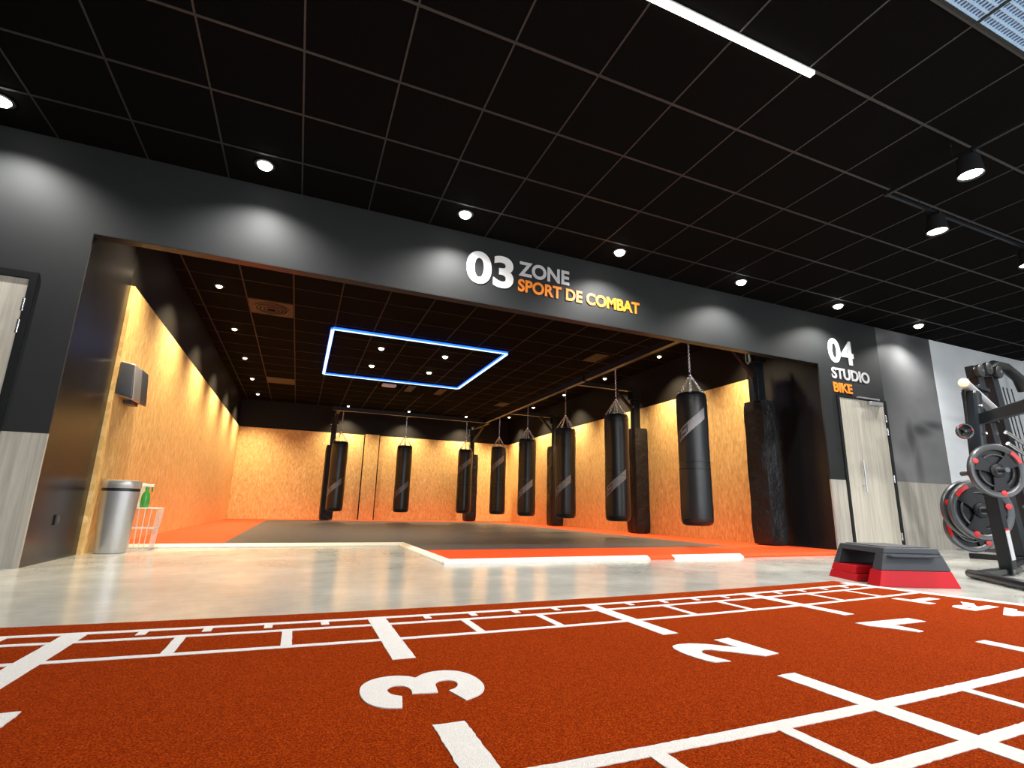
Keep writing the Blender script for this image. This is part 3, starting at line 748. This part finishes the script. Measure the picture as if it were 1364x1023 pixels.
# ------------------------------------------------------------------ step platform
A = Vector((3.694, 2.457, 0)); u = Vector((.9128, -.4084, 0)); v = Vector((.4084, .9128, 0))
WU, LV, HS = .55, .62, .262
sp = empty('aerobic_step', tuple(A)); tag(sp, 'grey aerobic step platform on red risers standing on the concrete floor', 'step platform')
P = lambda a, b, z: A+u*a+v*b+Vector((0, 0, z))
def ins(z): return .09*z/HS
def frustum(mb, a0, a1, b0, b1, z0, z1, ta=(1, 1), tb=(1, 1)):
    def ring(z):
        i = ins(z); return [P(a0+i*ta[0], b0+i*tb[0]*.5, z), P(a1-i*ta[1], b0+i*tb[0]*.5, z), P(a1-i*ta[1], b1-i*tb[1]*.5, z), P(a0+i*ta[0], b1-i*tb[1]*.5, z)]
    return mb.add(ring(z0)+ring(z1), [(3, 2, 1, 0), (4, 5, 6, 7), (0, 1, 5, 4), (1, 2, 6, 5), (2, 3, 7, 6), (3, 0, 4, 7)])
frustum(MB(), 0, WU, 0, LV, .215, HS-.006).build('deck', M['step_grey'], sp, bevel=.008)
frustum(MB(), .03, WU-.03, .03, LV-.03, HS-.006, HS).build('tread', M['step_top'], sp, bevel=.002)
frustum(MB(), .0, WU, 0, .12, .108, .216, (1, 1), (1, 0)).build('end_wall', M['step_grey'], sp, bevel=.004)
frustum(MB(), .0, WU, LV-.09, LV, .108, .216, (1, 1), (0, 1)).build('end_wall', M['step_grey'], sp, bevel=.004)
frustum(MB(), .03, WU-.06, -.001, .01, .198, .206).build('groove_lip', M['step_grey'], sp)
frustum(MB(), WU-.10, WU, .12, LV-.09, .195, .216, (1, 1), (0, 0)).build('side_rail', M['step_grey'], sp)
frustum(MB(), 0, WU, 0, .14, 0, .106, (1, 1), (1, 0)).build('riser', M['step_red'], sp, bevel=.004)
frustum(MB(), 0, WU, .27, LV, 0, .05, (1, 1), (0, 1)).build('riser', M['step_red'], sp, bevel=.004)
frustum(MB(), .0, WU, .30, LV, .052, .106, (1, 1), (0, 1)).build('riser', M['step_red'], sp, bevel=.004)

# ------------------------------------------------------------------ left corner: bin, basket, bottle, dryer, socket
bc = (-1.51, 5.98)
bn = empty('waste_bin', (bc[0], bc[1], 0)); tag(bn, 'tall silver waste bin with a swing lid against the left OSB wall', 'bin')
MB().lathe([(.10, .0), (.117, .004), (.122, .02), (.148, .55)], (bc[0], bc[1], 0), 36, 1, .8).build('bin_body', M['silver'], bn, smooth=True)
MB().lathe([(.144, .55), (.147, .552), (.147, .575), (.144, .577)], (bc[0], bc[1], 0), 36, 1, .8).build('black_band', M['blackplastic'], bn, smooth=True)
MB().lathe([(.147, .577), (.152, .582), (.152, .63), (.145, .645), (.10, .652), (.01, .654)], (bc[0], bc[1], 0), 36, 1, .8).build('lid', M['silver'], bn, smooth=True)
bx0, bx1, by0, by1, bh = -1.56, -1.25, 6.24, 6.50, .39
bk = empty('wire_basket', ((bx0+bx1)/2, (by0+by1)/2, 0)); tag(bk, 'white wire basket beside the silver waste bin', 'basket')
def tap(x, y, z):
    s = .80+.2*z/bh; cx, cy = (bx0+bx1)/2, (by0+by1)/2; return (cx+(x-cx)*s, cy+(y-cy)*s, z+.006)
for z in (0, .2, bh): MB().path([tap(bx0, by0, z), tap(bx1, by0, z), tap(bx1, by1, z), tap(bx0, by1, z)], .004, 6, True).build('hoop', M['white'], bk)
for i in range(7):
    t = i/6
    for p in ((bx0+(bx1-bx0)*t, by0), (bx0+(bx1-bx0)*t, by1), *(((bx0, by0+(by1-by0)*t), (bx1, by0+(by1-by0)*t)) if 0 < i < 6 else ())):
        MB().tube(tap(*p, 0), tap(*p, bh), .0025, n=5).build('wire', M['white'], bk)
for i in range(5):
    t = i/4; MB().tube(tap(bx0+(bx1-bx0)*t, by0, 0), tap(bx0+(bx1-bx0)*t, by1, 0), .0025, n=5).build('wire', M['white'], bk)
B(bx0+.005, bx1-.005, by0+.005, by1-.005, bh+.006, bh+.012).build('lid', M['white'], bk, bevel=.002)
tb = empty('towel_pack', (-1.46, 6.42, bh+.013)); tag(tb, 'pale pack of paper towels standing on the wire basket behind the spray bottle', 'paper towels')
B(-1.53, -1.40, 6.38, 6.47, bh+.013, bh+.235).build('wrapper', M['edge'], tb, bevel=.012)
B(-1.51, -1.42, 6.40, 6.45, bh+.235, bh+.25).build('folded_top', M['white'], tb, bevel=.004)
gb = empty('spray_bottle', (-1.385, 6.32, bh+.013)); tag(gb, 'green spray bottle with a white trigger on the wire basket', 'bottle')
MB().lathe([(.034, 0), (.038, .006), (.038, .10), (.030, .135), (.014, .16), (.013, .175)], (-1.385, 6.32, bh+.013), 20).build('bottle_body', M['green'], gb, smooth=True)
MB().lathe([(.016, 0), (.016, .025)], (-1.385, 6.32, bh+.187), 16).build('collar', M['green'], gb, smooth=True)
MB().box(-1.41, -1.33, 6.305, 6.335, bh+.212, bh+.24).build('spray_head', M['white'], gb, bevel=.005)
MB().beam((-1.345, 6.32, bh+.215), (-1.34, 6.32, bh+.165), .012, .006).build('trigger', M['green'], gb)

hd = empty('hand_dryer', (XL, 6.02, 1.40)); tag(hd, 'two tone grey wall mounted hand dryer on the left OSB wall', 'hand dryer')
def dry(name, y0, y1, z0, z1, m, xo=0, top=0):
    vs_ = [(XL+.001, y0, z0+.04), (XL+.001, y1, z0+.04), (XL+.001, y1, z1), (XL+.001, y0, z1),
           (XL+.145+xo, y0, z0), (XL+.145+xo, y1, z0), (XL+.115+xo, y1, z1-.02-top), (XL+.115+xo, y0, z1-.02-top)]
    return MB().add(vs_, [(0, 1, 2, 3), (7, 6, 5, 4), (0, 4, 5, 1), (3, 2, 6, 7), (0, 3, 7, 4), (1, 5, 6, 2)]).build(name, m, hd, bevel=.015, seg=3, smooth=True)
dry('side_shell', 5.862, 5.885, 1.405, 1.755, M['darkplastic'])
dry('front_panel', 5.885, 6.13, 1.40, 1.765, M['silver'], .004)
dry('side_shell', 6.13, 6.38, 1.41, 1.775, M['darkplastic'], .0, .0)
MB().box(XL+.04, XL+.12, 6.0, 6.18, 1.375, 1.41).build('air_nozzle', M['blackplastic'], hd, bevel=.005)

so = empty('wall_socket', (XOL, 5.27, .31)); tag(so, 'small black power socket low on the black left jamb', 'socket')
B(XOL+.001, XOL+.012, 5.235, 5.315, .27, .35).build('face_plate', M['blackplastic'], so, bevel=.003)
MB().tube((XOL+.011, 5.275, .31), (XOL+.014, 5.275, .31), .022, n=20).build('insert', M['darkplastic'], so)

# ------------------------------------------------------------------ plate loaded machine at the right
YS = 2.6
wm = empty('weight_machine', (5.55, YS, 0)); tag(wm, 'black plate loaded weight machine frame at the right edge with a pale grip bar', 'gym machine')
MB().beam((5.585, YS, .05), (5.53, YS, .86), .075, .10).build('lower_post', M['frame_gloss'], wm, bevel=.01)
MB().beam((5.50, YS+.04, .80), (5.565, YS+.02, 1.60), .10, .11).build('upper_post', M['frame_gloss'], wm, bevel=.03)
MB().beam((5.475, YS+.075, .9), (5.52, YS+.065, 1.62), .03, .03).build('post_cheek', M['frame'], wm, bevel=.01)
MB().tube((5.40, YS, 1.655), (5.46, YS+.02, 1.655), .042, n=24).build('end_cap', M['cap_orange_lit'], wm, bevel=.008, smooth=True)
MB().tube((5.46, YS+.02, 1.655), (7.6, YS+.75, 1.68), .040, n=24).build('grip_bar', M['grip'], wm, smooth=True)
MB().beam((5.60, YS+.08, 1.57), (7.3, YS+.68, 1.58), .09, .09).build('top_rail', M['frame_gloss'], wm, bevel=.008)
MB().beam((5.60, YS+.02, 1.34), (4.85, 1.95, 1.285), .06, .095).build('front_arm', M['frame_gloss'], wm, bevel=.008)
for z in (1.45, 1.20): MB().tube((5.525, YS-.03, z), (5.52, YS-.05, z), .011, n=16).build('bolt', M['chrome'], wm, smooth=True)
MB().tube((5.02, 2.60, .035), (4.50, 1.98, .035), .032, n=16).build('floor_tube', M['frame_gloss'], wm, bevel=.004, smooth=True)
MB().beam((5.02, 2.56, .03), (5.9, 2.68, .035), .07, .05).build('floor_tube', M['frame_gloss'], wm, bevel=.006)
MB().beam((5.6, 2.62, .03), (7.4, 3.2, .035), .08, .05).build('floor_tube', M['frame_gloss'], wm, bevel=.006)
st = MB().beam((5.578, YS-.053, .13), (5.558, YS-.053, .37), .055, .004).build('sticker', M['sticker'], wm); tag(st, 'pale grey instruction sticker')
MB().beam((5.558, YS-.053, .37), (5.557, YS-.053, .385), .055, .004).build('sticker_stripe', M['plate_red'], wm)
MB().tube((5.45, YS+.02, .98), (5.33, YS-.03, .99), .012, n=12).build('locking_pin', M['chrome'], wm, smooth=True)
for (px, py, pz) in ((5.36, YS-.04, .853), (5.76, YS+.28, .536)):
    MB().tube((px+.10, py+.20, pz), (px-.12, py-.235, pz), .020, n=16).build('plate_peg', M['plate_grey'], wm, smooth=True)

def plate(cx, cy, cz, R, nrm, th, label, seed, grp='weight plates on the machine'):
    n_ = Vector(nrm).normalized(); q = n_.to_track_quat('Z', 'Y').to_matrix().to_4x4(); q.translation = Vector((cx, cy, cz))
    o = empty('weight_plate', (cx, cy, cz)); tag(o, label, 'weight plate', grp)
    rot = Matrix.Rotation(math.radians(seed), 4, 'Z'); xf = q @ rot
    MB().lathe([(R*.80, -th/2), (R*.97, -th/2), (R, -th*.3), (R, th*.3), (R*.975, th/2), (R*.88, th/2), (R*.80, th*.3), (R*.80, -th/2+.0005)], n=44, xf=xf).build('rim', M['plate_grey'], o, smooth=True) if False else None
    # rim ring
    mb = MB(); N = 48; pr = [(R*.78, -th/2), (R*.97, -th/2), (R, -th*.3), (R, th*.3), (R*.96, th/2), (R*.86, th*.48), (R*.78, th*.25)]
    vs_ = [xf @ Vector((r*math.cos(2*math.pi*i/N), r*math.sin(2*math.pi*i/N), z)) for r, z in pr for i in range(N)]
    k = len(pr); fs = [(j*N+i, j*N+(i+1) % N, ((j+1) % k)*N+(i+1) % N, ((j+1) % k)*N+i) for j in range(k) for i in range(N)]
    mb.add(vs_, fs).build('rim', M['plate_grey'], o, smooth=True)
    # recessed web with three hand holes: three spokes and a hub
    for s_ in range(3):
        a = 2*math.pi*s_/3
        def pt(r, t, z): return xf @ Vector((r*math.cos(a+t), r*math.sin(a+t), z))
        vv = []
        for z in (-th*.3, th*.22):
            vv += [pt(R*.20, -1.0, z), pt(R*.52, -.45, z), pt(R*.82, -.40, z), pt(R*.82, .40, z), pt(R*.52, .45, z), pt(R*.20, 1.0, z)]
        MB().add(vv, [(5, 4, 3, 2, 1, 0), (6, 7, 8, 9, 10, 11)]+[(i, (i+1) % 6, 6+(i+1) % 6, 6+i) for i in range(6)]).build('spoke', M['plate_black'], o, bevel=R*.02)
        # grip ridge between spokes
        b = a+math.pi/3
        arc = [xf @ Vector((R*.60*math.cos(b+t), R*.60*math.sin(b+t), 0)) for t in [(-.62+1.24*i/8) for i in range(9)]]
        MB().path(arc, R*.035, 6).build('grip_ridge', M['plate_grey'], o, smooth=True)
        # red mark on the rim at each spoke
        if s_ == 1:
            vv = []
            for z in (th*.44, th*.56):
                for i in range(7):
                    t = -.28+.56*i/6; vv += [xf @ Vector((R*.80*math.cos(a+t), R*.80*math.sin(a+t), z)), xf @ Vector((R*.94*math.cos(a+t), R*.94*math.sin(a+t), z))]
            f_ = [(2*i, 2*i+1, 2*i+3, 2*i+2) for i in range(6)]+[(14+2*i+2, 14+2*i+3, 14+2*i+1, 14+2*i) for i in range(6)]
            mk = MB().add(vv, f_).build('red_marking', M['plate_red'], o)
        else:
            c = Vector((R*.83*math.cos(a), R*.83*math.sin(a), 0))
            MB().lathe([(R*.10, -.001), (R*.10, th*.54), (R*.07, th*.58), (R*.001, th*.58)], (c.x, c.y, 0), 16, xf=xf).build('red_marking', M['plate_red'], o, smooth=True)
    MB().lathe([(R*.13, -th*.5), (R*.26, -th*.5), (R*.26, th*.4), (R*.22, th*.52), (R*.13, th*.52), (R*.12, th*.4)], n=28, xf=xf).build('hub', M['plate_black'], o, smooth=True)
    MB().lathe([(R*.10, th*.2), (R*.13, th*.2), (R*.13, th*.60), (R*.10, th*.60)], n=20, xf=xf).build('hub_ring', M['plate_grey'], o, smooth=True)
    MB().lathe([(R*.70, -th*.34), (R*.80, -th*.34), (R*.80, -th*.28), (R*.70, -th*.28)], n=40, xf=xf).build('back_web', M['plate_black'], o)
    return o
NR = (-.5, -.866, 0)
plate(5.28, 2.42, .853, .222, (-.454, -.891, 0), .045, 'upper black and grey weight plate, hung in front of the machine post', -85)
plate(5.70, 2.78, .536, .268, NR, .045, 'large lower weight plate behind the machine post, front one of the pair', 10)
plate(5.735, 2.86, .545, .268, NR, .045, 'large lower weight plate behind the machine post, rear one of the pair', 165)
plate(5.97, 3.02, .385, .235, NR, .04, 'lowest weight plate near the floor under the large pair', 70)
plate(5.33, 2.62, 1.21, .068, (-.5, -.86, 0), .03, 'small black and red weight plate on the upper machine post', 10)
MB().tube((5.95, 2.98, .385), (5.78, 2.70, .385), .02, n=10).build('plate_peg', M['chrome'], wm)

# cable machine behind
cm = empty('cable_machine', (7.6, 3.3, 0)); tag(cm, 'tall black cable machine with pulleys standing behind the weight machine', 'gym machine')
YM = 3.3
def mbm(a, b, w1, h1, nm, mt_=M['frame_gloss'], bv=.008): MB().beam(a, b, w1, h1).build(nm, mt_, cm, bevel=bv)
mbm((7.42, YM, .04), (7.12, YM, 2.12), .12, .10, 'upright')
mbm((7.72, YM, .04), (7.42, YM, 2.16), .12, .10, 'upright')
mbm((8.15, YM+.3, .04), (7.85, YM+.3, 2.20), .10, .10, 'upright')
mbm((7.02, YM, 2.12), (7.55, YM, 2.18), .09, .14, 'head_plate')
MB().path([(7.38, YM, 2.18), (7.55, YM, 2.27), (7.8, YM, 2.27), (8.05, YM, 2.17), (8.13, YM, 2.02)], .06, 12).build('top_arch', M['frame'], cm, smooth=True)
for (x, z) in ((7.06, 2.12), (7.24, 2.17), (7.44, 2.15)):
    MB().tube((x, YM-.10, z), (x, YM-.05, z), .075, n=24).build('pulley', M['blackplastic'], cm, bevel=.01, smooth=True)
    MB().tube((x, YM-.115, z), (x, YM-.10, z), .02, n=12).build('pulley_bolt', M['chrome'], cm)
for x in (7.62, 7.70, 7.80): MB().tube((x, YM-.02, 2.0), (x+.22, YM-.02, .5), .006, n=6).build('cable', M['frame'], cm)
MB().path([(8.12, YM-.04, 2.05), (8.20, YM-.04, 1.85), (8.20, YM-.04, 1.65), (8.05, YM-.04, 1.45), (7.9, YM-.04, 1.42)], .02, 8).build('handle_bar', M['chrome'], cm, smooth=True)
mbm((6.98, YM-.06, 1.93), (7.2, YM-.06, 1.90), .05, .04, 'side_peg')
for z, dz in ((1.25, -.16), (1.12, -.18)): MB().tube((7.36, YM-.08, z+.18), (8.3, YM-.12, z+dz), .022, n=12).build('guide_rod', M['chrome'], cm, smooth=True)
for z in (.95, .60): MB().tube((7.45, YM-.08, z), (8.3, YM-.08, z), .02, n=12).build('cross_rod', M['steel'], cm, smooth=True)
mbm((7.3, YM, .03), (8.6, YM, .03), .10, .06, 'floor_rail')
mbm((7.42, YM-.3, .03), (7.42, YM+.5, .03), .08, .06, 'floor_rail')
for k in range(7): B(7.80, 8.12, YM+.02, YM+.16, .12+.09*k, .20+.09*k).build('stack_weight', M['frame'], cm, bevel=.004)
